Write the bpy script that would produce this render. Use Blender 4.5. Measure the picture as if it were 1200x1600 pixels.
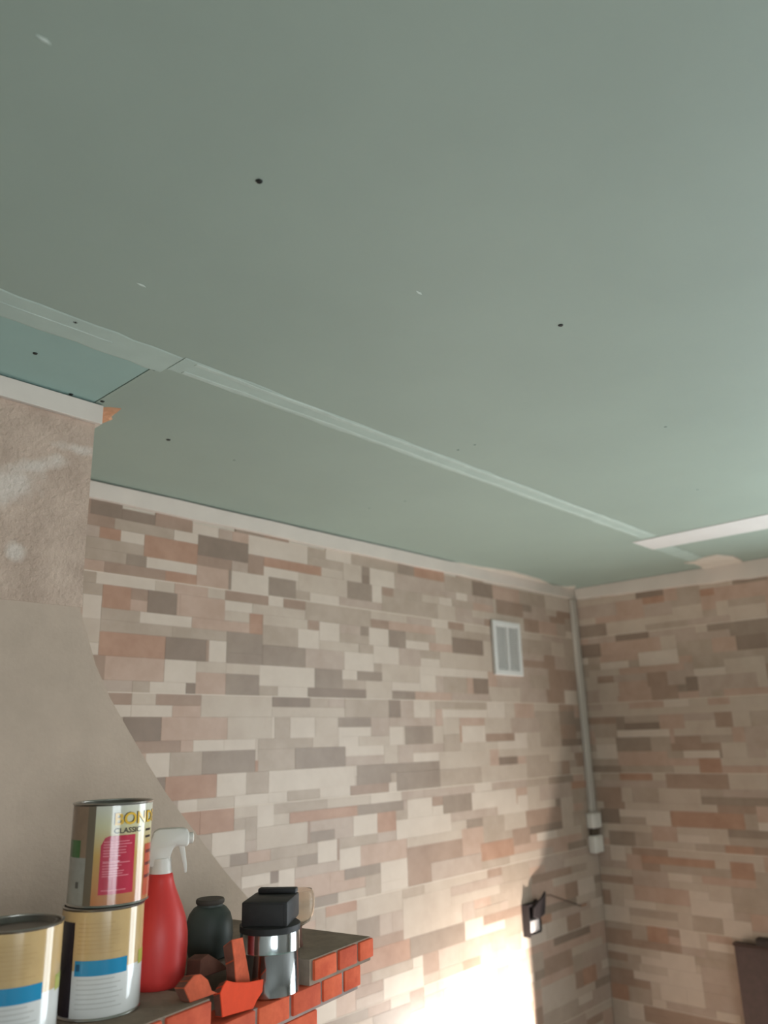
import bpy, bmesh, math, random
from mathutils import Vector, Matrix
for o in list(bpy.data.objects): bpy.data.objects.remove(o)
random.seed(11)
SC = bpy.context.scene
COL = SC.collection

# ------------------------------------------------------------------ camera
F, PITCH, ROLL, YAW = 1235.0, 0.28139794, -0.02828264, 0.82915708
EYE = Vector((0, 0, 1.725))
fw = Vector((math.sin(YAW)*math.cos(PITCH), math.cos(YAW)*math.cos(PITCH), math.sin(PITCH)))
r0 = Vector((math.cos(YAW), -math.sin(YAW), 0)); u0 = r0.cross(fw)
cr, sr = math.cos(ROLL), math.sin(ROLL)
rt = cr*r0 + sr*u0; up = -sr*r0 + cr*u0
cam = bpy.data.cameras.new('camera'); camo = bpy.data.objects.new('camera', cam); COL.objects.link(camo)
M3 = Matrix((rt, up, -fw)).transposed()
camo.matrix_world = Matrix.Translation(EYE) @ M3.to_4x4()
cam.sensor_fit = 'HORIZONTAL'; cam.sensor_width = 36; cam.lens = F/1200*36
cam.clip_start = 0.02
cam.dof.use_dof = True; cam.dof.focus_distance = 1.35; cam.dof.aperture_fstop = 4.2
SC.camera = camo

# ------------------------------------------------------------------ light
W = bpy.data.worlds.new('overcast_sky'); SC.world = W; W.use_nodes = True
bg = W.node_tree.nodes['Background']
bg.inputs[0].default_value = (0.86, 0.95, 1.0, 1); bg.inputs[1].default_value = 10.0
SC.view_settings.view_transform = 'Standard'; SC.view_settings.look = 'None'
SC.view_settings.gamma = 1; SC.view_settings.use_curve_mapping = False
SC.view_settings.exposure = 0.0
def portal(name, loc, rot, sx, sy):
    l = bpy.data.lights.new(name, 'AREA'); l.shape = 'RECTANGLE'; l.size = sx; l.size_y = sy
    l.cycles.is_portal = True
    o = bpy.data.objects.new(name, l); COL.objects.link(o); o.location = loc; o.rotation_euler = rot
LAMP_POWER = 46.0

# ------------------------------------------------------------------ pixel -> point helpers
def ray(x, y): return fw + rt*((x-600)/F) - up*((y-800)/F)
def on_z(x, y, z): d = ray(x, y); return EYE + d*((z-EYE.z)/d.z)
def on_y(x, y, Y): d = ray(x, y); return EYE + d*(Y/d.y)
def on_x(x, y, X): d = ray(x, y); return EYE + d*(X/d.x)
def proj(p):
    v = Vector(p)-EYE; w = v.dot(fw)
    return 600+F*v.dot(rt)/w, 800-F*v.dot(up)/w

CEIL = 2.40; W1 = 1.8847; W2 = 3.3887; HOODY = 1.434
XL, YB = -1.7, -2.4            # the walls behind and beside the camera

# ------------------------------------------------------------------ materials
def srgb(r, g, b):
    f = lambda c: (c/255)/12.92 if c/255 <= .04045 else ((c/255+.055)/1.055)**2.4
    return (f(r), f(g), f(b), 1)
MATS = {}
def mat(name, col, rough=.6, metal=0, var=.0, scale=20, bump=0, bscale=60, var2=None, spec=.5, trans=0, alpha=1, ior=1.45, coord='Object', bdist=.002):
    if name in MATS: return MATS[name]
    m = bpy.data.materials.new(name); m.use_nodes = True; MATS[name] = m
    nt = m.node_tree; b = nt.nodes['Principled BSDF']; N = nt.nodes.new; Lk = nt.links.new
    c = srgb(*col)
    b.inputs['Base Color'].default_value = c; b.inputs['Roughness'].default_value = rough
    b.inputs['Metallic'].default_value = metal; b.inputs['Specular IOR Level'].default_value = spec
    b.inputs['Transmission Weight'].default_value = trans; b.inputs['Alpha'].default_value = alpha
    b.inputs['IOR'].default_value = ior
    if var or bump:
        if coord == 'World': co = N('ShaderNodeNewGeometry').outputs['Position']
        else: co = N('ShaderNodeTexCoord').outputs['Object']
    if var:
        n = N('ShaderNodeTexNoise'); n.inputs['Scale'].default_value = scale; n.inputs['Detail'].default_value = 6
        n.inputs['Roughness'].default_value = .62
        Lk(co, n.inputs['Vector'])
        rp = N('ShaderNodeValToRGB'); rp.color_ramp.elements[0].position = .32; rp.color_ramp.elements[1].position = .68
        k = 1-var
        a = srgb(*var2) if var2 else (c[0]*k, c[1]*k, c[2]*k, 1)
        rp.color_ramp.elements[0].color = a
        rp.color_ramp.elements[1].color = c if var2 else (min(1, c[0]*(1+var*.5)), min(1, c[1]*(1+var*.5)), min(1, c[2]*(1+var*.5)), 1)
        Lk(n.outputs['Fac'], rp.inputs['Fac']); Lk(rp.outputs['Color'], b.inputs['Base Color'])
    if bump:
        n2 = N('ShaderNodeTexNoise'); n2.inputs['Scale'].default_value = bscale; n2.inputs['Detail'].default_value = 5
        Lk(co, n2.inputs['Vector'])
        bp = N('ShaderNodeBump'); bp.inputs['Strength'].default_value = bump; bp.inputs['Distance'].default_value = bdist
        Lk(n2.outputs['Fac'], bp.inputs['Height']); Lk(bp.outputs['Normal'], b.inputs['Normal'])
    return m

# ------------------------------------------------------------------ mesh helpers
def link(name, bm, m, parent=None, smooth=False, mats=None):
    me = bpy.data.meshes.new(name); bmesh.ops.recalc_face_normals(bm, faces=bm.faces); bm.to_mesh(me); bm.free()
    for x in (mats or [m]): me.materials.append(x)
    if smooth:
        for p in me.polygons: p.use_smooth = True
        try: me.set_sharp_from_angle(angle=math.radians(40))
        except Exception: pass
    o = bpy.data.objects.new(name, me); COL.objects.link(o)
    if parent: o.parent = parent
    return o
def empty(name, loc, rz=0):
    o = bpy.data.objects.new(name, None); COL.objects.link(o); o.location = loc; o.rotation_euler = (0, 0, rz)
    o.empty_display_size = .05
    return o
def tag(o, label, cat, group=None):
    o['label'] = label; o['category'] = cat
    if group: o['group'] = group
    return o
def struct(o, label=None):
    o['kind'] = 'structure'
    if label: o['label'] = label
    return o
def box(bm, x0, x1, y0, y1, z0, z1, mi=0):
    v = [bm.verts.new((x, y, z)) for z in (z0, z1) for y in (y0, y1) for x in (x0, x1)]
    for f in ((0, 2, 3, 1), (4, 5, 7, 6), (0, 1, 5, 4), (2, 6, 7, 3), (0, 4, 6, 2), (1, 3, 7, 5)):
        bm.faces.new([v[i] for i in f]).material_index = mi
    return v
def bevel(bm, w, seg=1):
    bmesh.ops.recalc_face_normals(bm, faces=bm.faces)
    bmesh.ops.bevel(bm, geom=list(bm.edges), offset=w, segments=seg, affect='EDGES', profile=.5)
def lathe(bm, prof, n=48, c=(0, 0, 0), mi=0):
    rings = []
    for rr, z in prof:
        if rr < 1e-6: rings.append([bm.verts.new((c[0], c[1], c[2]+z))])
        else: rings.append([bm.verts.new((c[0]+rr*math.cos(2*math.pi*i/n), c[1]+rr*math.sin(2*math.pi*i/n), c[2]+z)) for i in range(n)])
    for a, b in zip(rings, rings[1:]):
        for i in range(n):
            j = (i+1) % n
            if len(a) == 1 and len(b) == 1: continue
            if len(a) == 1: f = bm.faces.new((a[0], b[j], b[i]))
            elif len(b) == 1: f = bm.faces.new((a[i], a[j], b[0]))
            else: f = bm.faces.new((a[i], a[j], b[j], b[i]))
            f.material_index = mi
def tube(bm, pts, rad, n=8):
    pts = [Vector(p) for p in pts]; rings = []
    for i, p in enumerate(pts):
        t = (pts[min(i+1, len(pts)-1)]-pts[max(i-1, 0)]).normalized()
        a = t.cross(Vector((0, 0, 1)) if abs(t.z) < .9 else Vector((1, 0, 0))).normalized(); b = t.cross(a)
        rr = rad[i] if isinstance(rad, (list, tuple)) else rad
        rings.append([bm.verts.new(p + a*rr*math.cos(2*math.pi*k/n) + b*rr*math.sin(2*math.pi*k/n)) for k in range(n)])
    for a, b in zip(rings, rings[1:]):
        for k in range(n): bm.faces.new((a[k], a[(k+1) % n], b[(k+1) % n], b[k]))
    bm.faces.new(rings[0]); bm.faces.new(rings[-1][::-1])
def prism(bm, poly, axis, a, b):
    """poly of 2-D points extruded along axis (0,1,2) from a to b"""
    def P(p, t):
        q = list(p); q.insert(axis, t); return q
    A = [bm.verts.new(P(p, a)) for p in poly]; B = [bm.verts.new(P(p, b)) for p in poly]
    bm.faces.new(A); bm.faces.new(B[::-1])
    for i in range(len(poly)): bm.faces.new((A[i], A[(i+1) % len(poly)], B[(i+1) % len(poly)], B[i]))

# ================================================================== ROOM SHELL
M_floor = mat('floor_screed', (150, 146, 142), .8, var=.2, scale=3)
M_grout = mat('tile_grout', (196, 184, 168), .7, var=.1, scale=15, coord='World')
M_plainwall = mat('primed_wall', (168, 164, 158), .85, var=.06, scale=3)
M_frame = mat('window_white', (232, 232, 230), .4)

bm = bmesh.new(); box(bm, XL-.2, W2+.25, YB-.2, W1+.25, -.1, 0)
struct(link('floor', bm, M_floor), 'grey screed floor of the room under renovation')
bm = bmesh.new(); box(bm, XL-.2, W2+.25, W1, W1+.2, 0, CEIL+.12)
wall_left = struct(link('wall_left', bm, M_grout), 'wall clad in beige brick-look tiles with the vent grille')
# right wall with a window opening out of frame
WY0, WY1, WZ0, WZ1 = -1.10, 0.50, 0.06, 2.15
def wall_with_hole(bm, ax, t0, t1, s0, s1, z1, a0, a1, b0, b1):
    for (p0, p1, q0, q1) in ((s0, a0, 0, z1), (a1, s1, 0, z1), (a0, a1, 0, b0), (a0, a1, b1, z1)):
        if ax == 0: box(bm, t0, t1, p0, p1, q0, q1)
        else: box(bm, p0, p1, t0, t1, q0, q1)
bm = bmesh.new(); wall_with_hole(bm, 0, W2, W2+.2, YB-.2, W1, CEIL+.12, WY0, WY1, WZ0, WZ1)
wall_right = struct(link('wall_right', bm, M_grout), 'wall clad in brownish brick-look tiles right of the corner')
BX0, BX1 = -1.6, .15
bm = bmesh.new(); wall_with_hole(bm, 1, YB-.2, YB, XL, W2, CEIL+.12, BX0, BX1, .85, 2.1)
struct(link('wall_back', bm, M_plainwall), 'plain primed wall with a window')
bm = bmesh.new(); box(bm, XL-.2, XL, YB-.2, W1, 0, CEIL+.12)
struct(link('wall_side', bm, M_plainwall), 'plain primed side wall')
M_glass = mat('window_glass', (255, 255, 255), .0, trans=1, ior=1.02, spec=.1)
def window(name, ax, t, a0, a1, b0, b1):
    e = struct(empty(name, (0, 0, 0)), 'white framed glazed opening with two sashes' if ax == 0 else 'white framed window with two sashes')
    for (p0, p1, q0, q1) in ((a0, a0+.06, b0, b1), (a1-.06, a1, b0, b1), (a0+.06, a1-.06, b0, b0+.06), (a0+.06, a1-.06, b1-.06, b1), ((a0+a1)/2-.035, (a0+a1)/2+.035, b0+.06, b1-.06)):
        bm = bmesh.new()
        if ax == 0: box(bm, t, t+.06, p0, p1, q0, q1)
        else: box(bm, p0, p1, t, t+.06, q0, q1)
        link('window_frame', bm, M_frame, e)
window('window_1', 0, W2+.09, WY0, WY1, WZ0, WZ1)
window('window_2', 1, YB-.15, BX0, BX1, .85, 2.1)
portal('window_right_offscreen', (W2+.17, (WY0+WY1)/2, (WZ0+WZ1)/2), (0, math.radians(90), 0), WZ1-WZ0, WY1-WY0)
portal('window_back_offscreen', ((BX0+BX1)/2, YB-.17, 1.475), (math.radians(90), 0, 0), BX1-BX0, 1.25)

# ------------------------------------------------------------------ ceiling of green plasterboard
M_slab = mat('ceiling_slab', (60, 58, 54), .9)
M_board = mat('plasterboard_green', (148, 162, 151), .62, var=.05, scale=2.5, coord='World', spec=.4)
M_board2 = mat('plasterboard_teal', (144, 170, 163), .62, var=.06, scale=4, coord='World', spec=.4)
M_tape = mat('joint_tape', (166, 182, 173), .7, var=.07, scale=14, coord='World')
M_ridge = mat('joint_filler', (176, 190, 181), .7, var=.1, scale=25, coord='World')
M_paper = mat('paper_tape_white', (206, 204, 200), .8, var=.04, scale=10, coord='World')
M_plaster = mat('plaster_smear', (206, 196, 183), .85, var=.1, scale=18, coord='World', bump=.3, bscale=40)
M_screw = mat('screw_black', (22, 26, 22), .5, metal=.3)
M_dimple = mat('screw_dimple', (118, 134, 124), .7)
bm = bmesh.new(); box(bm, XL, W2, YB, W1, CEIL+.0125, CEIL+.12)
ceiling = struct(link('ceiling', bm, M_slab), 'ceiling lined with green plasterboard sheets')
SEAM = 1.165; XJ = 0.695; XT = 2.775; g = .0015
def board(x0, x1, y0, y1, m):
    bm = bmesh.new(); box(bm, x0+g, x1-g, y0+g, y1-g, CEIL, CEIL+.0125); return link('plasterboard', bm, m, ceiling)
board(.02, XT, SEAM-1.2, SEAM, M_board)
board(XL, .02, SEAM-1.2, SEAM, M_board)
board(XT, W2, SEAM-1.2, SEAM, M_board)
for y0, y1 in ((YB, YB+1.165), (YB+1.165, SEAM-1.2)):
    board(XL, .3, y0, y1, M_board); board(.3, 2.3, y0, y1, M_board); board(2.3, W2, y0, y1, M_board)
board(XJ, W2, SEAM, W1, M_board)
board(XL, XJ, SEAM, W1, M_board2)
# taped joint along the long seam
def strip(name, x0, x1, y0, y1, t, m, wob=.0, n=40, par=ceiling, seed=0):
    rnd = random.Random(seed); bm = bmesh.new(); A = []
    for i in range(n+1):
        x = x0+(x1-x0)*i/n; w0 = rnd.uniform(-wob, wob); w1 = rnd.uniform(-wob, wob)
        A.append([bm.verts.new((x, y, z)) for y, z in ((y0+w0, CEIL-.0002), (y0+w0+.004, CEIL-t), (y1+w1-.004, CEIL-t), (y1+w1, CEIL-.0002))])
    for a, b in zip(A, A[1:]):
        for k in range(4): bm.faces.new((a[k], b[k], b[(k+1) % 4], a[(k+1) % 4]))
    bm.faces.new(A[0]); bm.faces.new(A[-1][::-1])
    return link(name, bm, m, par)
strip('joint_tape', -.6, XJ+.02, SEAM-.03, SEAM+.05, .0010, M_tape, .003, seed=1)
strip('filler_ridge', -.6, XJ-.1, SEAM+.002, SEAM+.010, .0018, M_ridge, .001, seed=2)
strip('joint_tape', XJ+.022, XT-.1, SEAM-.032, SEAM+.030, .0010, M_tape, .003, seed=3)
strip('filler_ridge', XJ+.05, XT-.15, SEAM-.029, SEAM-.012, .0016, M_ridge, .002, seed=4)
strip('filler_ridge', XJ+.05, XT-.15, SEAM+.010, SEAM+.027, .0016, M_ridge, .002, seed=5)
strip('joint_tape', XT+.07, W2-.05, SEAM+.0, SEAM+.07, .0008, M_tape, .004, seed=6)
# white paper tape over the cross joint
pts = [on_z(*q, CEIL) for q in ((988, 847), (1200, 803), (1200, 825), (1020, 858))]
pw = [(p.x, p.y) for p in pts]
d1 = Vector(pw[1])-Vector(pw[0]); d2 = Vector(pw[2])-Vector(pw[3])
pw[1] = tuple(Vector(pw[0])+d1*3.2); pw[2] = tuple(Vector(pw[3])+d2*3.2)
bm = bmesh.new(); prism(bm, pw, 2, CEIL-.0022, CEIL-.0001); link('paper_tape', bm, M_paper, ceiling)
# plaster smeared where the ceiling meets the walls
def smear(name, pix, t=.004, m=None, par=None):
    poly = [on_z(*q, CEIL) for q in pix]
    bm = bmesh.new(); prism(bm, [(min(p.x, W2-.001), min(p.y, W1-.001)) for p in poly], 2, CEIL-t, CEIL-.0001)
    return link(name, bm, m or M_plaster, par or ceiling)
smear('plaster_patch', [(690, 886), (698, 878), (720, 879), (745, 884), (772, 888), (800, 892), (825, 899), (845, 905), (862, 914), (885, 916), (900, 915), (893, 922), (860, 918), (800, 906), (740, 894)])
smear('plaster_patch', [(1068, 879), (1085, 880), (1105, 889), (1172, 884), (1160, 875), (1145, 868), (1120, 866), (1100, 870), (1085, 876)])
# drywall screws
def screw(px, py, rr=.0042, depth=.0012, m=None):
    p = on_z(px, py, CEIL); bm = bmesh.new()
    lathe(bm, [(0, -depth), (rr*.45, -depth), (rr*.55, -depth*.5), (rr*.8, -depth), (rr, -.0001), (0, -.0001)], 12)
    o = link('screw', bm, m or M_screw, ceiling); o.location = (p.x, p.y, CEIL)
for q in ((405, 283, .0046), (876, 508, .0046), (118, 503, .0046), (55, 552, .0044), (111, 616, .0046), (160, 627, .0046), (263, 687, .0055)):
    screw(*q)
for q in ((241, 578), (366, 719), (577, 794), (633, 783), (520, 653), (500, 661), (742, 695), (716, 703), (1040, 667), (1090, 765), (855, 873)):
    screw(q[0], q[1], .0036, .0007, M_dimple)
# chalky scuffs on the boards
M_scuff = mat('scuff', (196, 208, 200), .8)
for q in ((221, 445), (68, 61), (655, 457)):
    p = on_z(*q, CEIL); bm = bmesh.new(); prism(bm, [(p.x-.008, p.y), (p.x, p.y+.0025), (p.x+.008, p.y+.001), (p.x+.002, p.y-.002)], 2, CEIL-.0006, CEIL-.0001)
    link('scuff', bm, M_scuff, ceiling)

# ------------------------------------------------------------------ pale strips under the ceiling
M_strip = mat('strip_white', (204, 192, 180), .8, var=.06, scale=8, coord='World', bump=.15)
bm = bmesh.new()
n = 40; A = []; rnd = random.Random(5)
for i in range(n+1):                     # slightly wavy cut strip, a thin gap to the boards
    x = .62+(W2-.62)*i/n; zt = CEIL-.004-(.003 if x < 1.9 else 0)*rnd.random(); zb = CEIL-.052-.001*math.sin(i*.9)-.001*rnd.random()
    A.append([bm.verts.new(p) for p in ((x, W1-.0005, zb), (x, W1-.0135, zb+.002), (x, W1-.0135, zt), (x, W1-.0005, zt))])
for a, b in zip(A, A[1:]):
    for k in range(4): bm.faces.new((a[k], b[k], b[(k+1) % 4], a[(k+1) % 4]))
bm.faces.new(A[0]); bm.faces.new(A[-1][::-1])
struct(link('trim_1', bm, M_strip), 'pale plaster strip along the top of the wall with the vent')
bm = bmesh.new(); A = []
for i in range(n+1):
    y = W1-.0135-(W1-.1)*i/n; zb = CEIL-.052-.022*min(1, i/n*2.2)-.003*rnd.random(); zt = CEIL-.002
    A.append([bm.verts.new(p) for p in ((W2-.0005, y, zb), (W2-.0115, y, zb+.002), (W2-.0135, y, zt), (W2-.0005, y, zt))])
for a, b in zip(A, A[1:]):
    for k in range(4): bm.faces.new((a[k], b[k], b[(k+1) % 4], a[(k+1) % 4]))
bm.faces.new(A[0]); bm.faces.new(A[-1][::-1])
struct(link('trim_2', bm, M_strip), 'pale plaster strip along the top of the right wall')

# ================================================================== BRICK-LOOK TILES
PAL = {  # printed strip colours
 'C': (206, 192, 176), 'S': (190, 175, 158), 'M': (172, 155, 138), 'G': (142, 126, 110), 'P': (184, 156, 138),
 'O': (172, 132, 108), 'B': (156, 130, 112), 'D': (128, 110, 95), 'Q': (178, 160, 145)}
ALT = {'C': (196, 182, 166), 'S': (176, 160, 143), 'M': (152, 136, 118), 'G': (118, 102, 88), 'P': (166, 136, 116), 'O': (146, 102, 78), 'B': (132, 106, 88), 'D': (104, 88, 74), 'Q': (160, 140, 124)}
KEYS = list(PAL)
def soften(d, k):
    mean = (181, 158, 141)
    return {a: tuple(m+(c+q-m)*k for c, m, q in zip(v, mean, (1, 0, 1))) for a, v in d.items()}
PAL = soften(PAL, .74); ALT = soften(ALT, .66)
SM = {k: mat('tile_strip_'+k.lower(), PAL[k], .42, var=.2, var2=ALT[k], scale=13, coord='World', spec=.35, bump=.25, bscale=45, bdist=.001) for k in KEYS}
RH = .03
def crop(ox, oy, s, rows): return [(ox+a/s, ox+b/s, oy+c/s, oy+d/s, k) for a, b, c, d, k in rows]
T1 = crop(100, 720, 2.3077, [(460,560,230,275,'C'),(480,660,270,350,'D'),(290,535,300,370,'O'),(300,480,365,410,'C'),(540,635,340,400,'C'),(365,480,405,440,'O'),(480,595,390,460,'P'),(640,720,360,415,'B'),(600,735,420,485,'C'),(720,840,375,410,'C'),(835,1020,400,475,'S'),(730,835,430,490,'G'),(945,1030,315,370,'C'),(1100,1190,405,455,'C'),(1015,1110,430,510,'G'),(885,990,485,525,'C'),(580,735,475,510,'B'),(575,680,500,530,'C'),(680,865,515,555,'S'),(865,1100,525,590,'M'),(655,750,540,600,'S'),(585,655,530,590,'M'),(300,405,430,570,'D'),(140,240,470,550,'O'),(415,575,515,580,'P'),(270,455,560,605,'C'),(585,715,600,680,'G'),(840,920,620,680,'C'),(515,585,650,715,'C'),(590,700,650,720,'M'),(700,870,660,730,'G'),(1095,1165,595,650,'C'),(1010,1115,690,750,'C'),(130,365,620,690,'O'),(365,510,620,710,'D'),(140,360,700,770,'P'),(360,475,710,780,'C'),(705,905,735,795,'C'),(580,700,730,755,'S'),(905,1000,740,800,'G'),(140,310,770,845,'O'),(310,440,815,848,'C'),(440,580,790,850,'P'),(585,700,755,845,'G'),(700,765,790,850,'M'),(765,880,820,855,'C'),(330,490,850,885,'B'),(750,885,857,887,'D'),(240,385,885,920,'C'),(490,750,850,915,'S'),(385,490,885,915,'P'),(205,350,925,995,'D'),(350,590,920,990,'P'),(590,750,920,985,'S'),(755,815,915,980,'M'),(815,905,915,975,'C'),(120,200,260,295,'O'),(90,210,110,190,'D'),(210,330,130,190,'G'),(330,550,185,250,'B'),(620,720,235,275,'G'),(300,380,220,290,'C'),(90,180,190,255,'M'),(60,140,470,540,'C')])
T1 += crop(400, 1000, 2.4, [(155,235,5,35,'C'),(560,650,20,45,'C'),(330,440,50,105,'C'),(10,220,90,155,'C'),(230,330,95,155,'G'),(470,610,110,170,'S'),(615,670,125,175,'C'),(690,750,40,125,'S'),(785,865,110,140,'C'),(810,870,140,185,'D'),(75,200,185,215,'C'),(60,200,220,248,'D'),(510,590,175,215,'G'),(590,650,200,250,'C'),(330,495,220,275,'M'),(130,220,280,340,'S'),(65,130,280,345,'M'),(310,430,340,370,'C'),(310,385,370,400,'C'),(500,550,330,390,'C'),(555,660,340,400,'G'),(570,640,285,335,'C'),(770,860,325,375,'C'),(905,970,395,415,'C'),(910,980,420,460,'D'),(590,685,415,440,'C'),(475,530,390,440,'S'),(140,330,405,470,'G'),(0,140,410,480,'M'),(45,370,480,545,'C'),(375,500,455,520,'G'),(525,690,490,550,'G'),(620,700,440,490,'D'),(0,60,565,630,'C'),(65,230,545,610,'M'),(235,350,560,610,'C'),(430,540,570,605,'C'),(380,550,590,640,'G'),(700,800,580,645,'G'),(805,975,575,630,'C'),(980,1020,600,650,'C'),(815,880,525,555,'C'),(365,450,645,705,'C'),(520,730,660,720,'C'),(230,305,735,810,'C'),(310,385,785,850,'C'),(330,425,840,880,'G'),(470,565,905,950,'C'),(990,1090,195,235,'Q'),(1060,1180,530,580,'Q'),(1000,1080,70,105,'B'),(1000,1090,110,135,'Q'),(860,930,210,265,'C'),(0,190,690,770,'S'),(200,290,700,740,'G')])
T1 += crop(100, 1000, 3.556, [(560,725,95,200,'C'),(215,330,195,300,'O'),(480,670,260,315,'C'),(320,530,430,540,'D'),(370,530,540,650,'O'),(720,890,580,640,'C'),(440,590,660,770,'C'),(770,1060,640,740,'G'),(550,840,770,870,'O'),(850,1005,745,850,'C'),(630,745,880,930,'C'),(755,945,860,960,'O'),(945,1138,850,940,'C'),(820,1010,1080,1180,'C'),(920,1010,1180,1260,'G'),(1010,1138,1160,1250,'P'),(980,1138,1330,1390,'C'),(1015,1130,730,830,'M')])
T1 += crop(620, 840, 4, [(470,590,290,360,'D'),(590,760,330,395,'P'),(370,430,345,400,'C'),(260,340,385,440,'C'),(300,620,355,410,'Q'),(620,780,410,500,'B'),(840,930,430,480,'Q'),(210,310,500,530,'C'),(480,600,430,490,'P')])
T2 = crop(880, 1100, 3.2, [(340,440,30,80,'S'),(610,760,75,125,'S'),(855,945,60,125,'S'),(310,480,90,130,'D'),(270,540,145,170,'C'),(600,780,245,275,'C'),(280,530,255,310,'P'),(560,690,140,190,'B'),(800,920,200,260,'S'),(830,1020,290,325,'S'),(480,690,425,480,'S'),(835,1024,360,420,'S'),(410,535,540,600,'C'),(170,300,430,500,'B'),(190,290,545,600,'D'),(570,730,660,690,'C'),(345,530,720,770,'B'),(545,860,725,775,'S'),(320,395,775,830,'P'),(525,640,840,880,'C'),(310,470,1005,1035,'C'),(640,850,970,1085,'C'),(585,690,1145,1210,'C'),(490,660,1260,1320,'C'),(730,850,1215,1260,'C'),(360,530,1340,1375,'C'),(230,390,1310,1340,'B'),(490,620,1440,1500,'C'),(770,890,1535,1565,'C'),(230,330,1380,1480,'O'),(330,410,1480,1540,'C'),(800,950,1095,1170,'C'),(420,520,1070,1130,'O')])
T2 += crop(640, 780, 2.143, [(885,985,360,400,'S'),(770,900,515,560,'C'),(950,1060,555,580,'C'),(990,1060,580,620,'D'),(850,935,680,700,'C'),(645,755,655,710,'S'),(700,800,600,640,'P'),(600,690,465,490,'Q'),(560,640,480,530,'D'),(800,960,425,445,'Q'),(1160,1200,565,630,'S')])

def layout(traced, axis, plane, a0, a1, z0, z1, zref, weights, seed):
    """fill a wall with courses: traced strips first, the rest random. returns (a0,a1,row,h,key)"""
    rnd = random.Random(seed)
    rlo = math.floor((z0-zref)/RH); rhi = math.ceil((z1-zref)/RH)
    occ = {r: [] for r in range(rlo, rhi)}
    def free(r, s, e): return r in occ and all(e <= p+1e-6 or s >= q-1e-6 for p, q in occ[r])
    out = []
    for x0, x1, y0, y1, k in traced:
        ym = (y0+y1)/2
        f = on_y if axis == 0 else on_x
        L = f(x0, ym, plane); R = f(x1, ym, plane); c = f((x0+x1)/2, ym, plane)
        tz = f((x0+x1)/2, y0, plane).z; bz = f((x0+x1)/2, y1, plane).z
        s, e = (L.x, R.x) if axis == 0 else (R.y, L.y)
        s, e = round(s, 2), round(e, 2)
        if s < a0: s = a0
        if e > a1: e = a1
        h = 2 if (tz-bz) > .043 else 1
        rr = round((c.z-zref)/RH - h/2)
        if rr % 10 == 9 and h == 2: rr -= 1          # strips do not straddle a tile joint
        # trim against neighbours
        for q in range(rr, rr+h):
            for p0, p1 in occ.get(q, ()):
                if p0 < e and p1 > s:
                    if s < p1 and p0 <= s: s = p1
                    elif e > p0: e = p0
        if e-s < .03: continue
        if not all(free(q, s, e) for q in range(rr, rr+h)): continue
        for q in range(rr, rr+h): occ[q].append((s, e))
        out.append((s, e, rr, h, k))
    for r in range(rlo, rhi):
        spans = sorted(occ[r]); cur = a0; gaps = []
        for p, q in spans:
            if p-cur > .004: gaps.append((cur, p))
            cur = max(cur, q)
        if a1-cur > .004: gaps.append((cur, a1))
        for s, e in gaps:
            x = s
            while e-x > 1e-4:
                L = min(round(rnd.choice((.06, .09, .12, .15, .18, .21, .25, .30))+rnd.uniform(-.01, .01), 2), e-x)
                if e-x-L < .035: L = e-x
                h = 2 if (rnd.random() < .5 and (r % 10) != 9 and free(r+1, x, x+L)) else 1
                for q in range(r, r+h): occ[q].append((x, x+L))
                keys, ws = zip(*weights((x+L/2), zref+(r+h/2)*RH).items())
                out.append((x, x+L, r, h, rnd.choices(keys, ws)[0]))
                x += L
    return out
MESHC = {}
M_jline = mat('joint_pale', (208, 192, 176), .8)
def strip_mesh(w, h, t):
    key = (round(w, 3), h, t)
    if key in MESHC: return MESHC[key]
    b = .0004; hh = h*RH-.0001; ww = w-.0001
    me = bpy.data.meshes.new('brick')
    V = [(0, 0, 0), (ww, 0, 0), (ww, 0, hh), (0, 0, hh), (0, -t+b, 0), (ww, -t+b, 0), (ww, -t+b, hh), (0, -t+b, hh), (b, -t, b), (ww-b, -t, b), (ww-b, -t, hh-b), (b, -t, hh-b)]
    Fc = [(8, 9, 10, 11), (4, 5, 9, 8), (5, 6, 10, 9), (6, 7, 11, 10), (7, 4, 8, 11), (0, 1, 5, 4), (1, 2, 6, 5), (2, 3, 7, 6), (3, 0, 4, 7)]
    me.from_pydata(V, [], Fc); me.materials.append(SM['S']); MESHC[key] = me
    return me
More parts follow.
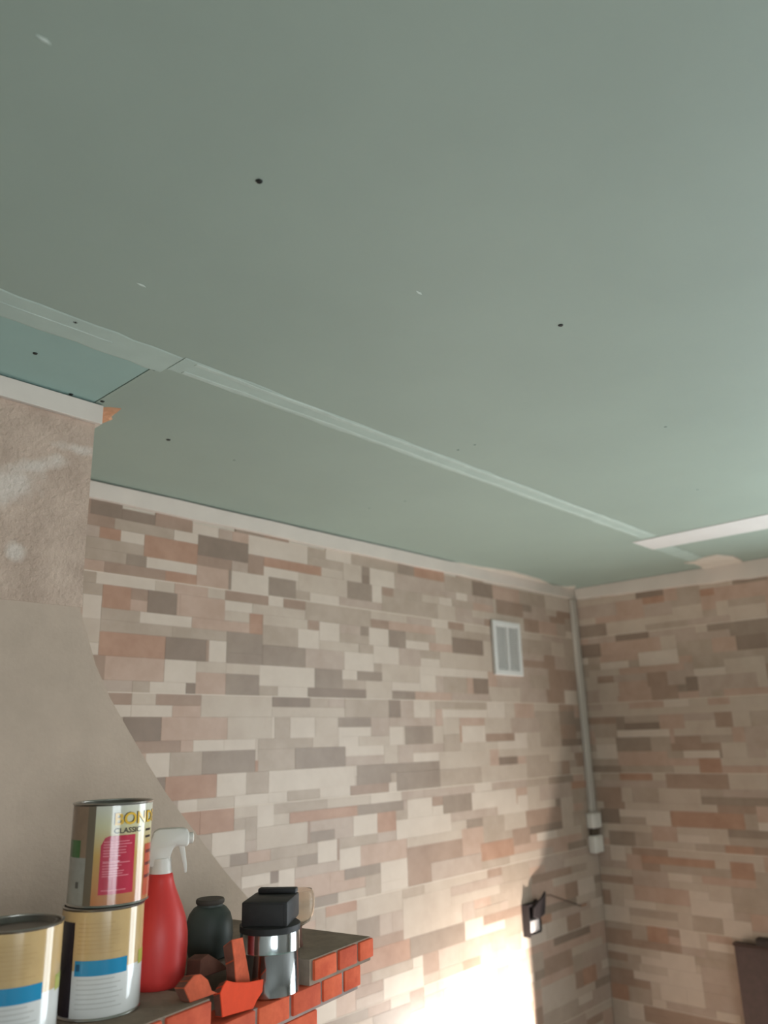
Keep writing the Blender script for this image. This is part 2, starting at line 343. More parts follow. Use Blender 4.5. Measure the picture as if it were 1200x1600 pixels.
def lay(wall, strips, axis, plane, zref, zmin, zmax, seams, prefix_label):
    rnd = random.Random(3); info = []
    for s, e, r, h, k in strips:
        zb, zt = zref+r*RH, zref+(r+h)*RH
        if zt > zmax: continue
        t = rnd.choice((.0034, .0036, .0038))
        s2, e2 = s, e
        pix = []
        for a in (s, e):
            for z in (zb, zt):
                P = Vector((a, plane, z)) if axis == 0 else Vector((plane, a, z))
                pix.append(proj(P))
        xs = [min(1200, max(0, p[0])) for p in pix]; ys = [min(1600, max(0, p[1])) for p in pix]
        area = (max(xs)-min(xs))*(max(ys)-min(ys))
        # behind the hood nothing shows
        if axis == 0 and max(p[0] for p in pix) < 125+max(0, (sum(ys)/4-950))*.58: area = 0
        info.append([area, s2, e2, zb, r, h, t, k])
    info.sort(key=lambda q: -q[0])
    V = []; Fc = []; MI = []
    for i, (area, s, e, zb, r, h, t, k) in enumerate(info):
        drop = 0
        me = strip_mesh(e-s, h, t)
        if i < 300 and area > 60:
            o = bpy.data.objects.new('brick', me); COL.objects.link(o); o.parent = wall
            if axis == 0: o.location = (s, plane, zb+drop)
            else: o.location = (plane, e, zb+drop); o.rotation_euler = (0, 0, -math.pi/2)
            if drop: o.scale = (1, 1, (h*RH-.0013)/(h*RH-.0001))
            o.material_slots[0].link = 'OBJECT'; o.material_slots[0].material = SM[k]
        else:
            b0 = len(V)
            for v in me.vertices:
                x, y, z = v.co
                if axis == 0: V.append((s+x, plane+y, zb+drop+z*(1 if not drop else .96)))
                else: V.append((plane+y, e-x, zb+drop+z*(1 if not drop else .96)))
            for p in me.polygons: Fc.append([b0+i2 for i2 in p.vertices]); MI.append(KEYS.index(k))
    a0 = min(q[1] for q in info); a1 = max(q[2] for q in info)
    zz = zref+math.ceil((zmin-zref)/.3)*.3
    while zz < zmax:                                      # pale joint between the tile courses
        bm = bmesh.new(); h2 = .0011
        if axis == 0: box(bm, a0, a1, plane-.0041, plane, zz-h2, zz+h2)
        else: box(bm, plane-.0041, plane, a0, a1, zz-h2, zz+h2)
        link('joint_line', bm, M_jline, wall); zz += .3
    if V:
        me = bpy.data.meshes.new('remaining_bricks'); me.from_pydata(V, [], Fc)
        for k in KEYS: me.materials.append(SM[k])
        me.polygons.foreach_set('material_index', MI); me.update()
        o = bpy.data.objects.new('remaining_bricks', me); COL.objects.link(o); o.parent = wall
        o['kind'] = 'stuff'; o['label'] = prefix_label
def wt(a, z): return dict(C=2, S=4.5, M=4, G=1, P=3, O=.7, B=2, Q=3, D=.4)
ZREF = 1.26
st1 = layout(T1, 0, W1, -.10, W2-.001, .33, CEIL-.01, ZREF, wt, 21)
lay(wall_left, st1, 0, W1, ZREF, .6, CEIL-.005, None, 'beige brick-look tile strips')
st2 = layout(T2, 1, W2, .52, W1-.006, .33, CEIL-.01, ZREF, wt, 22)
lay(wall_right, st2, 1, W2, ZREF, .6, CEIL-.005, None, 'brownish brick-look tile strips')

# ================================================================== FIREPLACE
M_stucco = mat('stucco_rough', (196, 172, 154), .95, var=.22, var2=(170, 147, 130), scale=11, coord='World', bump=.9, bscale=110, bdist=.0045)
M_stucco2 = mat('stucco_smooth', (186, 165, 147), .95, var=.1, var2=(171, 152, 135), scale=6, coord='World', bump=.3, bscale=140, bdist=.002)
M_smear = mat('whitewash_smear', (206, 196, 186), .9, var=.15, var2=(186, 170, 154), scale=20, coord='World')
M_brick = mat('red_brick', (224, 106, 70), .8, spec=.25, var=.25, var2=(200, 84, 54), scale=30, bump=.3, bscale=60)
M_brickb = mat('red_brick_dark', (210, 96, 66), .8, spec=.25, var=.25, var2=(184, 76, 52), scale=30, bump=.3, bscale=60)
M_mortar = mat('mortar_grey', (160, 142, 134), .95, var=.2, scale=30, coord='World', bump=.4, bscale=70)
M_ledge = mat('mantel_cement', (142, 124, 108), .95, var=.25, scale=22, coord='World', bump=.4, bscale=60)

SH = 1.390; PITCHZ = .037
fire = tag(empty('chimney_hood', (0, 0, 0)), 'rough plastered chimney hood flaring down behind the paint cans', 'chimney hood')
mant = tag(empty('brick_mantel', (0, 0, 0)), 'red brick mantel shelf with stepped end carrying cans and rubble', 'mantel')
# hood: straight shaft, flaring right flank
edge = [(.702, 2.4)] + [(.702, 2.22), (.703, 2.06), (.706, 1.975)] + [tuple(on_y(*q, HOODY))[::2] for q in ((150, 1040), (172, 1090), (200, 1140), (230, 1192), (260, 1240), (292, 1283), (320, 1320), (352, 1362), (385, 1400))] + [(1.15, 1.385), (1.15, 1.34)]
def grid_hood(zlo, zhi, name, m, push):
    """part of the hood between two heights"""
    zs = [z for _, z in edge if zlo < z < zhi]
    def ex(z):
        for (xa, za), (xb, zb) in zip(edge, edge[1:]):
            if zb <= z <= za: return xa+(xb-xa)*((za-z)/max(1e-6, za-zb))
        return edge[-1][0]
    zz = sorted(set([zlo, zhi]+zs))
    bm = bmesh.new(); A = []
    for z in zz:
        x1 = ex(z)+push; x0 = -.62-(x1-.702)
        A.append([bm.verts.new(p) for p in ((x0, HOODY-push, z), (x1, HOODY-push, z), (x1, W1-.005, z), (x0, W1-.005, z))])
    for a, b in zip(A, A[1:]):
        for k in range(4): bm.faces.new((a[k], a[(k+1) % 4], b[(k+1) % 4], b[k]))
    bm.faces.new(A[0]); bm.faces.new(A[-1][::-1])
    return link(name, bm, m, fire)
zband = on_y(60, 942, HOODY).z
grid_hood(zband, CEIL-.0001, 'hood_shaft', M_stucco, .0015)
grid_hood(1.34, zband, 'hood_skirt', M_stucco2, 0)
# pale strip round the head of the hood
bm = bmesh.new(); box(bm, -.63, .7135, HOODY-.0125, HOODY-.002, CEIL-.043, CEIL-.003); bevel(bm, .0008)
link('head_strip', bm, M_strip, fire)
bm = bmesh.new(); box(bm, .7035, .7135, HOODY-.002, W1-.014, CEIL-.043, CEIL-.003)
link('head_strip', bm, M_strip, fire)
# wiped white smears on the stucco: stains with a shape of their own
def wipes(m, blobs, col):
    nt = m.node_tree; N = nt.nodes.new; L = nt.links.new; b = nt.nodes['Principled BSDF']
    src = b.inputs['Base Color'].links[0].from_socket
    pos = N('ShaderNodeNewGeometry').outputs['Position']
    ns = N('ShaderNodeTexNoise'); ns.inputs['Scale'].default_value = 26; ns.inputs['Detail'].default_value = 7; L(pos, ns.inputs['Vector'])
    tot = None
    for (cx, cz, ang, a, bb) in blobs:
        mp_ = N('ShaderNodeMapping'); mp_.vector_type = 'TEXTURE'
        mp_.inputs['Location'].default_value = (cx, HOODY, cz); mp_.inputs['Rotation'].default_value = (0, ang, 0); mp_.inputs['Scale'].default_value = (a, 1, bb)
        L(pos, mp_.inputs['Vector'])
        ln = N('ShaderNodeVectorMath'); ln.operation = 'LENGTH'; L(mp_.outputs[0], ln.inputs[0])
        ad = N('ShaderNodeMath'); ad.operation = 'MULTIPLY_ADD'; L(ns.outputs['Fac'], ad.inputs[0]); ad.inputs[1].default_value = 1.6; L(ln.outputs['Value'], ad.inputs[2])
        mr = N('ShaderNodeMapRange'); L(ad.outputs[0], mr.inputs[0]); mr.inputs[1].default_value = 1.2; mr.inputs[2].default_value = 1.9; mr.inputs[3].default_value = .75; mr.inputs[4].default_value = 0
        if tot is None: tot = mr.outputs[0]
        else:
            mx = N('ShaderNodeMath'); mx.operation = 'MAXIMUM'; L(tot, mx.inputs[0]); L(mr.outputs[0], mx.inputs[1]); tot = mx.outputs[0]
    mix = N('ShaderNodeMixRGB'); L(tot, mix.inputs[0]); L(src, mix.inputs[1]); mix.inputs[2].default_value = srgb(*col); L(mix.outputs[0], b.inputs['Base Color'])
q1, q2, q3, q4 = on_y(14, 758, HOODY), on_y(56, 728, HOODY), on_y(120, 702, HOODY), on_y(20, 860, HOODY)
wipes(M_stucco, [(q1.x, q1.z, -.5, .075, .035), (q2.x, q2.z, -.4, .07, .018), (q3.x, q3.z, 0, .045, .014), (q4.x, q4.z, .2, .022, .02)], (206, 192, 180))
# orange foam squeezed out at the corner of the hood
M_foam = mat('orange_foam', (196, 146, 112), .9, var=.2, scale=40, bump=.5, bscale=60, coord='World')
bm = bmesh.new(); c0 = on_z(160, 645, CEIL)
poly = [on_z(*q, CEIL) for q in ((147, 633), (158, 636), (172, 636), (190, 638), (182, 644), (174, 651), (176, 655), (160, 660), (148, 664), (146, 650))]
top = [bm.verts.new((p.x, p.y, CEIL-.0002)) for p in poly]
mid = [bm.verts.new((c0.x+(p.x-c0.x)*.75, c0.y+(p.y-c0.y)*.75, CEIL-.006-.002*(i % 2))) for i, p in enumerate(poly)]
cc = bm.verts.new((c0.x, c0.y, CEIL-.009))
for i in range(len(poly)):
    j = (i+1) % len(poly); bm.faces.new((top[i], top[j], mid[j], mid[i])); bm.faces.new((mid[i], mid[j], cc))
link('expanding_foam', bm, M_foam, fire)

# mantel shelf, turned about ten degrees to the wall
MO = Vector((1.127, 1.088, SH)); ANG = math.radians(10.0)
E1 = Vector((-math.cos(ANG), -math.sin(ANG), 0)); E2 = Vector((-math.sin(ANG), math.cos(ANG), 0))
def mp(s, d, z): return MO + E1*s + E2*d + Vector((0, 0, z-SH))      # s along the front to the left, d inwards
def mbox(bm, s0, s1, d0, d1, z0, z1):
    v = [bm.verts.new(mp(s, d, z)) for z in (z0, z1) for d in (d0, d1) for s in (s0, s1)]
    for f in ((0, 2, 3, 1), (4, 5, 7, 6), (0, 1, 5, 4), (2, 6, 7, 3), (0, 4, 6, 2), (1, 3, 7, 5)): bm.faces.new([v[i] for i in f])
def sd(p): v = Vector(p)-MO; return v.dot(E1), v.dot(E2)
LEN = 1.75; DEP = .34
G0, G1, GD = .178, .400, .125         # stretch of the top course that is broken away
bm = bmesh.new()
t = SH-.0015; bz = SH-PITCHZ-.0006
mbox(bm, .004, G0, .004, DEP, bz, SH); mbox(bm, G1, LEN, .004, DEP, bz, SH); mbox(bm, G0, G1, GD, DEP, bz, SH)
link('mantel_bed', bm, M_ledge, mant)
bm = bmesh.new(); mbox(bm, .042, LEN, .006, DEP, SH-2*PITCHZ, bz); mbox(bm, .163, LEN, .008, DEP, SH-3*PITCHZ, SH-2*PITCHZ)
link('mantel_core', bm, M_mortar, mant)
bm = bmesh.new(); mbox(bm, .165, .50, .02, DEP, 0, SH-3*PITCHZ); mbox(bm, 1.35, LEN, .02, DEP, 0, SH-3*PITCHZ); mbox(bm, .5, 1.35, DEP-.06, DEP, 0, SH-3*PITCHZ); mbox(bm, .5, 1.35, .02, DEP, SH-6*PITCHZ, SH-3*PITCHZ)
link('fireplace_body', bm, M_mortar, mant)
rnd = random.Random(8)
def course(row, s0, s1, proud, first, skip=None, end=True, dep=.06):
    s = s0; i = 0
    while s < s1-.02:
        L = first[i] if i < len(first) else rnd.choice((.078, .085, .092))
        e = min(s+L, s1)
        if not (skip and s >= skip[0]-.02 and e <= skip[1]+.03):
            bm = bmesh.new(); j = rnd.uniform(-.0012, .0012)
            mbox(bm, s, e-.008, proud+j, dep, SH-(row+1)*PITCHZ+.005, SH-row*PITCHZ-(.0022 if row == 0 else .0005))
            bevel(bm, .0022, 2); link('brick', bm, rnd.choice((M_brick, M_brick, M_brickb)), mant, True)
        s = e; i += 1
course(0, 0, LEN, .0, [.050, .060, .068, .111, .111, .088, .07], (G0, G1))
course(1, .036, LEN, .002, [.055, .06, .078])
course(2, .158, LEN, .004, [.09])
for rw in range(3, 8): course(rw, .158, .52, .006, [.045 if rw % 2 else .09])

# ================================================================== LOOSE THINGS ON THE MANTEL
def cyl_patch(bm, R, a0, a1, z0, z1, lift=.0003, n=None, round_tl=0):
    """piece of label wrapped on a tin of radius R; angles in degrees"""
    n = n or max(2, int(abs(a1-a0)/5)); P = []
    for i in range(n+1):
        a = math.radians(a0+(a1-a0)*i/n); zt = z1
        if round_tl:
            f = (i/n)*(a1-a0)/57.3*R
            if f < round_tl: zt = z1-round_tl+math.sqrt(max(0, round_tl**2-(round_tl-f)**2))
        P.append((bm.verts.new(((R+lift)*math.cos(a), (R+lift)*math.sin(a), z0)), bm.verts.new(((R+lift)*math.cos(a), (R+lift)*math.sin(a), zt))))
    for p, q in zip(P, P[1:]): bm.faces.new((p[0], q[0], q[1], p[1]))
def text_on_tin(name, body, R, a0, z, size, m, parent, lift=.0006, spread=1.0):
    cu = bpy.data.curves.new(name, 'FONT'); cu.body = body; cu.size = size; cu.resolution_u = 3
    cu.offset = size*.022
    tmp = bpy.data.objects.new(name, cu); COL.objects.link(tmp)
    dg = bpy.context.evaluated_depsgraph_get(); dg.update()
    me = bpy.data.meshes.new_from_object(tmp.evaluated_get(dg)); bpy.data.objects.remove(tmp)
    bm = bmesh.new(); bm.from_mesh(me)
    bmesh.ops.triangulate(bm, faces=bm.faces)
    bmesh.ops.subdivide_edges(bm, edges=[e for e in bm.edges if e.calc_length() > .006], cuts=2, use_grid_fill=False)
    for v in bm.verts:
        a = math.radians(a0)+v.co.x*spread/R
        v.co = Vector(((R+lift)*math.cos(a), (R+lift)*math.sin(a), z+v.co.y))
    return link(name, bm, m, parent)
M_tin = mat('tin_metal', (176, 172, 166), .32, metal=1)
M_lid = mat('tin_lid', (120, 114, 108), .45, metal=.8, var=.2, scale=30)
def view_angle(p):                      # direction from the tin towards the camera, degrees
    return math.degrees(math.atan2(EYE.y-p[1], EYE.x-p[0]))
HC, RC = .131, .054
def tin(loc, label, paint):
    e = tag(empty('paint_can', loc), label, 'paint can', None)
    va = view_angle(loc)
    bm = bmesh.new()
    lathe(bm, [(0, .001), (RC-.003, .001), (RC-.0015, 0), (RC+.0008, .001), (RC+.0004, .0022), (RC-.0006, .003), (RC-.0006, HC-.0035), (RC+.0004, HC-.0028), (RC+.001, HC-.001), (RC-.001, HC), (RC-.003, HC-.001), (RC-.004, HC-.007), (RC-.0042, HC-.0075)], 64)
    link('tin_body', bm, M_tin, e, True)
    bm = bmesh.new()
    lathe(bm, [(RC-.0042, HC-.0078), (RC-.0045, HC-.003), (RC-.008, HC-.0015), (RC-.010, HC-.0015), (RC-.012, HC-.006), (RC-.013, HC-.0075), (0, HC-.0075)], 64)
    link('lid', bm, M_lid, e, True)
    paint(e, va)
    return e
gl = dict(rough=.13, spec=.75)
ML = lambda n, c, **k: mat('label_'+n, c, **{**gl, **k})
def wood_label(e, va):
    R = RC-.0006
    wood = ML('wood', (206, 172, 122), var=.12, scale=14); white = ML('white', (214, 212, 208), var=.05, scale=30)
    def part(name, a0, a1, z0, z1, m, lift=.0004, rt_=0, par=None):
        bm = bmesh.new(); cyl_patch(bm, R, va+a0, va+a1, z0, z1, lift, round_tl=rt_); return link(name, bm, m, par or e, True)
    wl_ = part('wood_label', -150, 205, .058, HC-.0036, wood)
    wh_ = part('white_label', -150, 205, .0034, .058, white)
    part('dark_label', -68, -40, .004, HC-.016, ML('navy', (44, 38, 44)), .0007)
    bb_ = part('blue_band', -36, 38, .052, .070, ML('blue', (36, 136, 178)), .0007)
    part('drop_mark', -34, -28, .058, .066, ML('darkblue', (20, 80, 112)), .0010, par=bb_)
    part('green_mark', 62, 84, .055, .072, ML('lime', (176, 176, 84)), .0008)
    fine = ML('print', (192, 189, 184))
    for i in range(7):
        part('print_line', -32, 20+(i*37 % 14), .047-i*.0055, .0484-i*.0055, fine, .0007, par=wh_)
    finew = ML('woodprint', (194, 160, 111))
    for i in range(8):
        part('print_line', -34, 28-(i*29 % 16), .078+i*.005, .0792+i*.005, finew, .0007, par=wl_)
def red_label(e, va):
    R = RC-.0006
    def part(name, a0, a1, z0, z1, m, lift=.0004, rt_=0, par=None):
        bm = bmesh.new(); cyl_patch(bm, R, va+a0, va+a1, z0, z1, lift, round_tl=rt_); return link(name, bm, m, par or e, True)
    grad = mat('label_fade', (214, 196, 140), **gl)
    nt = grad.node_tree; b = nt.nodes['Principled BSDF']
    tc = nt.nodes.new('ShaderNodeTexCoord'); sx = nt.nodes.new('ShaderNodeSeparateXYZ'); mr = nt.nodes.new('ShaderNodeMapRange'); rp = nt.nodes.new('ShaderNodeValToRGB')
    nt.links.new(tc.outputs['Object'], sx.inputs[0]); nt.links.new(sx.outputs['Z'], mr.inputs[0]); mr.inputs[1].default_value = .005; mr.inputs[2].default_value = .126
    nt.links.new(mr.outputs[0], rp.inputs[0]); nt.links.new(rp.outputs[0], b.inputs['Base Color'])
    rp.color_ramp.elements[0].color = srgb(186, 122, 82); rp.color_ramp.elements[1].color = srgb(206, 202, 186)
    q = rp.color_ramp.elements.new(.5); q.color = srgb(198, 158, 92); q = rp.color_ramp.elements.new(.8); q.color = srgb(204, 196, 158)
    fd_ = part('fade_label', -24, 150, .0032, HC-.0036, grad)
    part('brown_label', -110, -29, .062, HC-.0036, ML('brown', (140, 114, 92), var=.1, scale=40))
    part('grey_label', -110, -36, .0032, .062, ML('grey', (158, 152, 140), var=.15, scale=50))
    part('seam', -36, -24, .0032, HC-.0036, ML('seam', (112, 98, 80)), .0006)
    part('green_mark', -76, -47, .062, .084, ML('green', (62, 104, 52)), .0008)
    part('smudge', -52, -46, .024, .032, ML('smudge', (96, 90, 82)), .0008)
    pk_ = part('pink_panel', -14, 35, .016, .089, ML('crimson', (190, 52, 74)), .0008, .012)
    ln = ML('pinkprint', (226, 132, 142))
    for i, (z, a1) in enumerate(((.081, 26), (.0775, 30), (.074, 22), (.070, 21), (.0665, 22), (.063, 14), (.056, 14), (.0545, 28), (.051, 16), (.0475, 12), (.044, 20), (.041, 18), (.038, 27), (.0205, 24))):
        part('print_line', -10, a1, z, z+.0012, ln, .0011, par=pk_)
    sp_ = part('side_panel', 56, 95, .008, .074, ML('redside', (196, 92, 70)), .0008)
    for z in (.030, .046, .062): part('side_print', 58, 78, z, z+.004, ML('sideprint', (120, 60, 60)), .0011, par=sp_)
    for z in (.082, .091): part('side_print', 56, 72, z, z+.003, ML('dark', (70, 60, 56)), .0008)
    text_on_tin('brand_shadow', 'BONDEX', R, va+1.0, .1033, .0215, ML('dark', (70, 60, 56)), fd_, .0007, 1.06)
    text_on_tin('brand_letters', 'BONDEX', R, va+2.2, .1027, .0215, ML('yellow', (224, 178, 66)), fd_, .0012, 1.06)
    text_on_tin('brand_subtitle', 'CLASSIC', R, va+2.5, .0918, .0095, ML('dark', (70, 60, 56)), fd_, .0009, 1.1)
CAN = (.613, 1.108, SH)
tin(CAN, 'paint can with a blue band standing under another can', wood_label)
tin((.481, 1.078, SH), 'paint can with a blue band and its bare grey lid showing', wood_label)
tin((CAN[0]+.004, CAN[1]-.001, SH+HC+.0005), 'paint can with a crimson panel stacked on top of another can', red_label)

# ---- spray bottle
M_red = mat('bottle_red', (202, 58, 54), .42, spec=.4)
M_white = mat('plastic_white', (214, 208, 200), .4)
BP = (.722, 1.143, SH)
sb = tag(empty('spray_bottle', BP, math.radians(view_angle(BP)+90)), 'red spray bottle with a white trigger head', 'spray bottle')
bm = bmesh.new()
lathe(bm, [(0, .002), (.034, .002), (.037, 0), (.0395, .003), (.0415, .012), (.0432, .03), (.044, .05), (.0435, .068), (.040, .088), (.034, .105), (.0275, .120), (.0225, .132), (.0195, .142), (.0185, .149), (.0165, .151), (0, .151)], 48)
link('bottle', bm, M_red, sb, True)
bm = bmesh.new(); lathe(bm, [(0, .1505), (.0165, .1505), (.0168, .152), (.0155, .168), (.0150, .172), (0, .172)], 32)
link('collar', bm, M_white, sb, True)
# head: profile in the x-z plane (x = nozzle direction), given thickness
prof = [(-.016, .160), (.012, .160), (.0125, .172), (.017, .186), (.022, .189), (.036, .187), (.040, .190), (.0405, .206), (.036, .2125), (.024, .2145), (-.006, .214), (-.013, .210), (-.016, .200), (-.019, .185), (-.024, .172)]
bm = bmesh.new(); prism(bm, prof, 1, -.0115, .0115); bevel(bm, .003, 2); th_ = link('trigger_head', bm, M_white, sb, True)
bm = bmesh.new(); lathe(bm, [(0, 0), (.0075, 0), (.008, .001), (.008, .006), (.004, .0075), (0, .0075)], 20)
nz = link('nozzle', bm, M_white, th_, True); nz.location = (.040, 0, .1985); nz.rotation_euler = (0, math.radians(90), 0)
bm = bmesh.new(); prism(bm, [(.0245, .189), (.0335, .189), (.036, .176), (.0385, .160), (.0385, .150), (.0345, .149), (.032, .162), (.028, .176)], 1, -.006, .006); bevel(bm, .0015, 2)
link('trigger', bm, M_white, th_, True)

# ---- silver tin with a black block on it
M_silver = mat('silver', (198, 204, 206), .14, metal=1, var=.04, scale=3)
M_black = mat('black_plastic', (38, 37, 37), .6, var=.3, scale=60, bump=.2, bscale=120)
TP = Vector((.893, 1.090, SH-PITCHZ-.0003))
vt = view_angle(TP)
tn = tag(empty('silver_tin', TP), 'shiny silver tin with a black angular top on the broken mantel edge', 'tin')
RT = .047; ztop = .091
bm = bmesh.new(); lathe(bm, [(0, .0005), (RT-.002, .0005), (RT, .0025), (RT, .060), (RT+.0006, .061), (RT, .062), (RT, ztop), (RT-.002, ztop+.001), (0, ztop+.001)], 64)
link('tin_body', bm, M_silver, tn, True)
bm = bmesh.new(); lathe(bm, [(0, ztop+.001), (RT+.0010, ztop-.003), (RT+.0012, ztop+.006), (RT-.002, ztop+.008), (0, ztop+.008)], 64)
link('lid', bm, M_black, tn, True)
aa = math.radians(vt+90)
def tloc(a, b, z):                    # a to the right as seen, b away from the camera
    return Vector((math.cos(aa)*a - math.cos(math.radians(vt))*b, math.sin(aa)*a - math.sin(math.radians(vt))*b, z))
def tbox(a0, a1, b0, b1, z0, z1, name, m, bv=.002, rot=0, par=None):
    bm = bmesh.new(); v = box(bm, a0, a1, b0, b1, z0, z1); bevel(bm, bv, 2)
    c = math.cos(rot); s_ = math.sin(rot)
    for q in bm.verts: q.co = tloc(q.co.x*c-q.co.y*s_, q.co.x*s_+q.co.y*c, q.co.z)
    return link(name, bm, m, par or tn, True)
cb_ = tbox(-.038, .036, -.034, .052, ztop+.007, ztop+.043, 'cap_block', M_black, .003, math.radians(-14))
tbox(-.033, .030, -.0352, -.030, ztop+.008, ztop+.040, 'cap_front', M_black, .001, math.radians(-14), cb_)
tbox(-.030, .034, .034, .052, ztop+.043, ztop+.051, 'cap_ridge', M_black, .002, math.radians(-14), cb_)

# ---- small clear cup on a brown foot behind the tin
M_clear = mat('clear_plastic', (236, 226, 212), .12, trans=.9, ior=1.12)
M_core = mat('cup_foot_brown', (96, 62, 46), .8)
CP = on_z(464, 1484, SH)
cu_ = tag(empty('clear_cup', (CP.x+.012, CP.y+.014, SH)), 'small clear plastic cup on a brown foot behind the silver tin', 'cup')
bm = bmesh.new(); lathe(bm, [(0, .001), (.010, .001), (.011, .004), (.0085, .012), (.0085, .030), (.010, .034), (0, .034)], 32); link('foot', bm, M_core, cu_, True)
bm = bmesh.new(); lathe(bm, [(0, .0342), (.012, .0342), (.022, .040), (.029, .052), (.031, .068), (.030, .082), (.026, .090), (.0245, .0895), (.028, .081), (.0295, .068), (.0275, .053), (.021, .042), (.011, .0365), (0, .0365)], 40); link('bowl', bm, M_clear, cu_, True)

# ---- dark green jar
M_jar = mat('jar_green', (66, 72, 66), .55, var=.2, scale=20, spec=.5)
JP = on_z(332, 1503, SH)
jr = tag(empty('jar', (JP.x+.012, JP.y+.028, SH)), 'dark green rounded jar behind the red spray bottle', 'jar')
bm = bmesh.new(); lathe(bm, [(0, .001), (.028, .001), (.033, .004), (.037, .018), (.039, .035), (.038, .052), (.034, .066), (.027, .075), (.0215, .078), (.021, .081), (.0, .081)], 40)
link('jar_body', bm, M_jar, jr, True)
bm = bmesh.new(); lathe(bm, [(0, .0812), (.022, .0812), (.0235, .083), (.0235, .087), (.022, .089), (0, .089)], 40)
link('jar_lid', bm, mat('jar_lid', (70, 62, 54), .7), jr, True)

# ---- broken pieces of brick
M_shard = mat('shard_red', (226, 74, 40), .75, spec=.2, var=.12, scale=30)
M_shardd = mat('shard_brown', (120, 78, 64), .8, var=.25, scale=40, bump=.4)
M_shardp = mat('shard_pale', (206, 96, 66), .85, spec=.2, var=.3, scale=40, bump=.4)
def on_d(x, y, d):                       # point on the upright plane a distance d behind the mantel front
    q = mp(0, d, SH); v = ray(x, y); return EYE + v*((q-EYE).dot(E2)/v.dot(E2))
def shard(label, pix, d, thick, base, m, back, lean=.0):
    pts_ = [on_d(x, y, d) for x, y in pix]
    c = sum(pts_, Vector())/len(pts_); c.z = base
    bm = bmesh.new(); A = []; B = []
    for p in pts_:
        z = max(p.z, base+.0006); o = p-c; o.z = z-base
        k = E2*(lean*o.z)
        A.append(bm.verts.new(o+k)); B.append(bm.verts.new(o+k+E2*thick+Vector((0, 0, -.12*o.z))))
    bm.faces.new(A); bm.faces.new(B[::-1])
    for i in range(len(A)):
        f = bm.faces.new((A[i], A[(i+1) % len(A)], B[(i+1) % len(A)], B[i])); f.material_index = 1
    bevel(bm, .001, 1)
    o = link('brick_shard', bm, m, None, False, [m, back]); tag(o, label, 'brick shard'); o.location = c
    return o
R2 = SH-PITCHZ
shard('bright red broken brick piece with a hollow top edge on the mantel edge', [(348, 1590), (347, 1552), (352, 1541), (358, 1532), (370, 1535), (390, 1535), (415, 1530), (412, 1550), (403, 1563), (396, 1590)], .006, .014, R2, M_shard, M_shardd, .1)
shard('pale red pointed brick piece lying beside the spray bottle', [(297, 1590), (293, 1545), (303, 1534), (312, 1525), (322, 1523), (331, 1532), (333, 1548), (339, 1564), (339, 1590)], .012, .020, SH, M_shardp, M_shardd, .35)
shard('dark brown brick piece behind the bright red piece', [(312, 1540), (318, 1500), (330, 1491), (346, 1502), (357, 1516), (354, 1540)], .085, .03, SH, M_shardd, M_shardd, .2)
shard('upright brick piece with one red face leaning by the silver tin', [(371, 1590), (366, 1500), (362, 1468), (380, 1464), (386, 1500), (393, 1540), (396, 1590)], .028, .018, R2, M_shardp, M_shardd, 0)

# ================================================================== THINGS ON THE WALLS
# ---- vent grille
M_vent = mat('vent_white', (208, 204, 198), .5)
M_ventd = mat('vent_dark', (122, 116, 108), .9)
va_, vb_ = on_y(767, 1012, W1), on_y(810, 1016, W1)
zt_, zb_ = on_y(786, 972, W1).z, on_y(795, 1056, W1).z
vx0, vx1 = va_.x, vb_.x; yf = W1-.0045
vent = tag(empty('vent_grille', ((vx0+vx1)/2, yf, zb_)), 'white louvred vent grille on the tiled wall near the corner', 'vent')
def vbox(name, x0, x1, y0, y1, z0, z1, m, bv=0, tilt=0):
    bm = bmesh.new(); box(bm, x0, x1, y0, y1, z0, z1)
    if bv: bevel(bm, bv, 2)
    o = link(name, bm, m, vent); return o
w = vx1-vx0; H = zt_-zb_; b = .022
vbox('backing', -w/2+.004, w/2-.004, -.003, .0003, .004, H-.004, M_ventd)
vbox('frame', -w/2, -w/2+b, -.014, 0, 0, H, M_vent, .003); vbox('frame', w/2-b, w/2, -.014, 0, 0, H, M_vent, .003)
vbox('frame', -w/2+b-.003, w/2-b+.003, -.014, 0, 0, b, M_vent, .003); vbox('frame', -w/2+b-.003, w/2-b+.003, -.014, 0, H-b, H, M_vent, .003)
vbox('mullion', -.006, .006, -.0135, -.002, b-.002, H-b+.002, M_vent)
ns = 19; sl = None
for i in range(ns):
    z = b+(H-2*b)*(i+.5)/ns
    if sl is None:
        bm = bmesh.new(); prism(bm, [(-.0120, -.0030), (-.0095, -.0034), (-.0070, .0026), (-.0095, .0030)], 0, -w/2+b-.002, w/2-b+.002)
        sl = link('slat', bm, M_vent, vent); sl.location = (0, 0, z)
    else:
        o = sl.copy(); COL.objects.link(o); o.parent = vent; o.location = (0, 0, z)

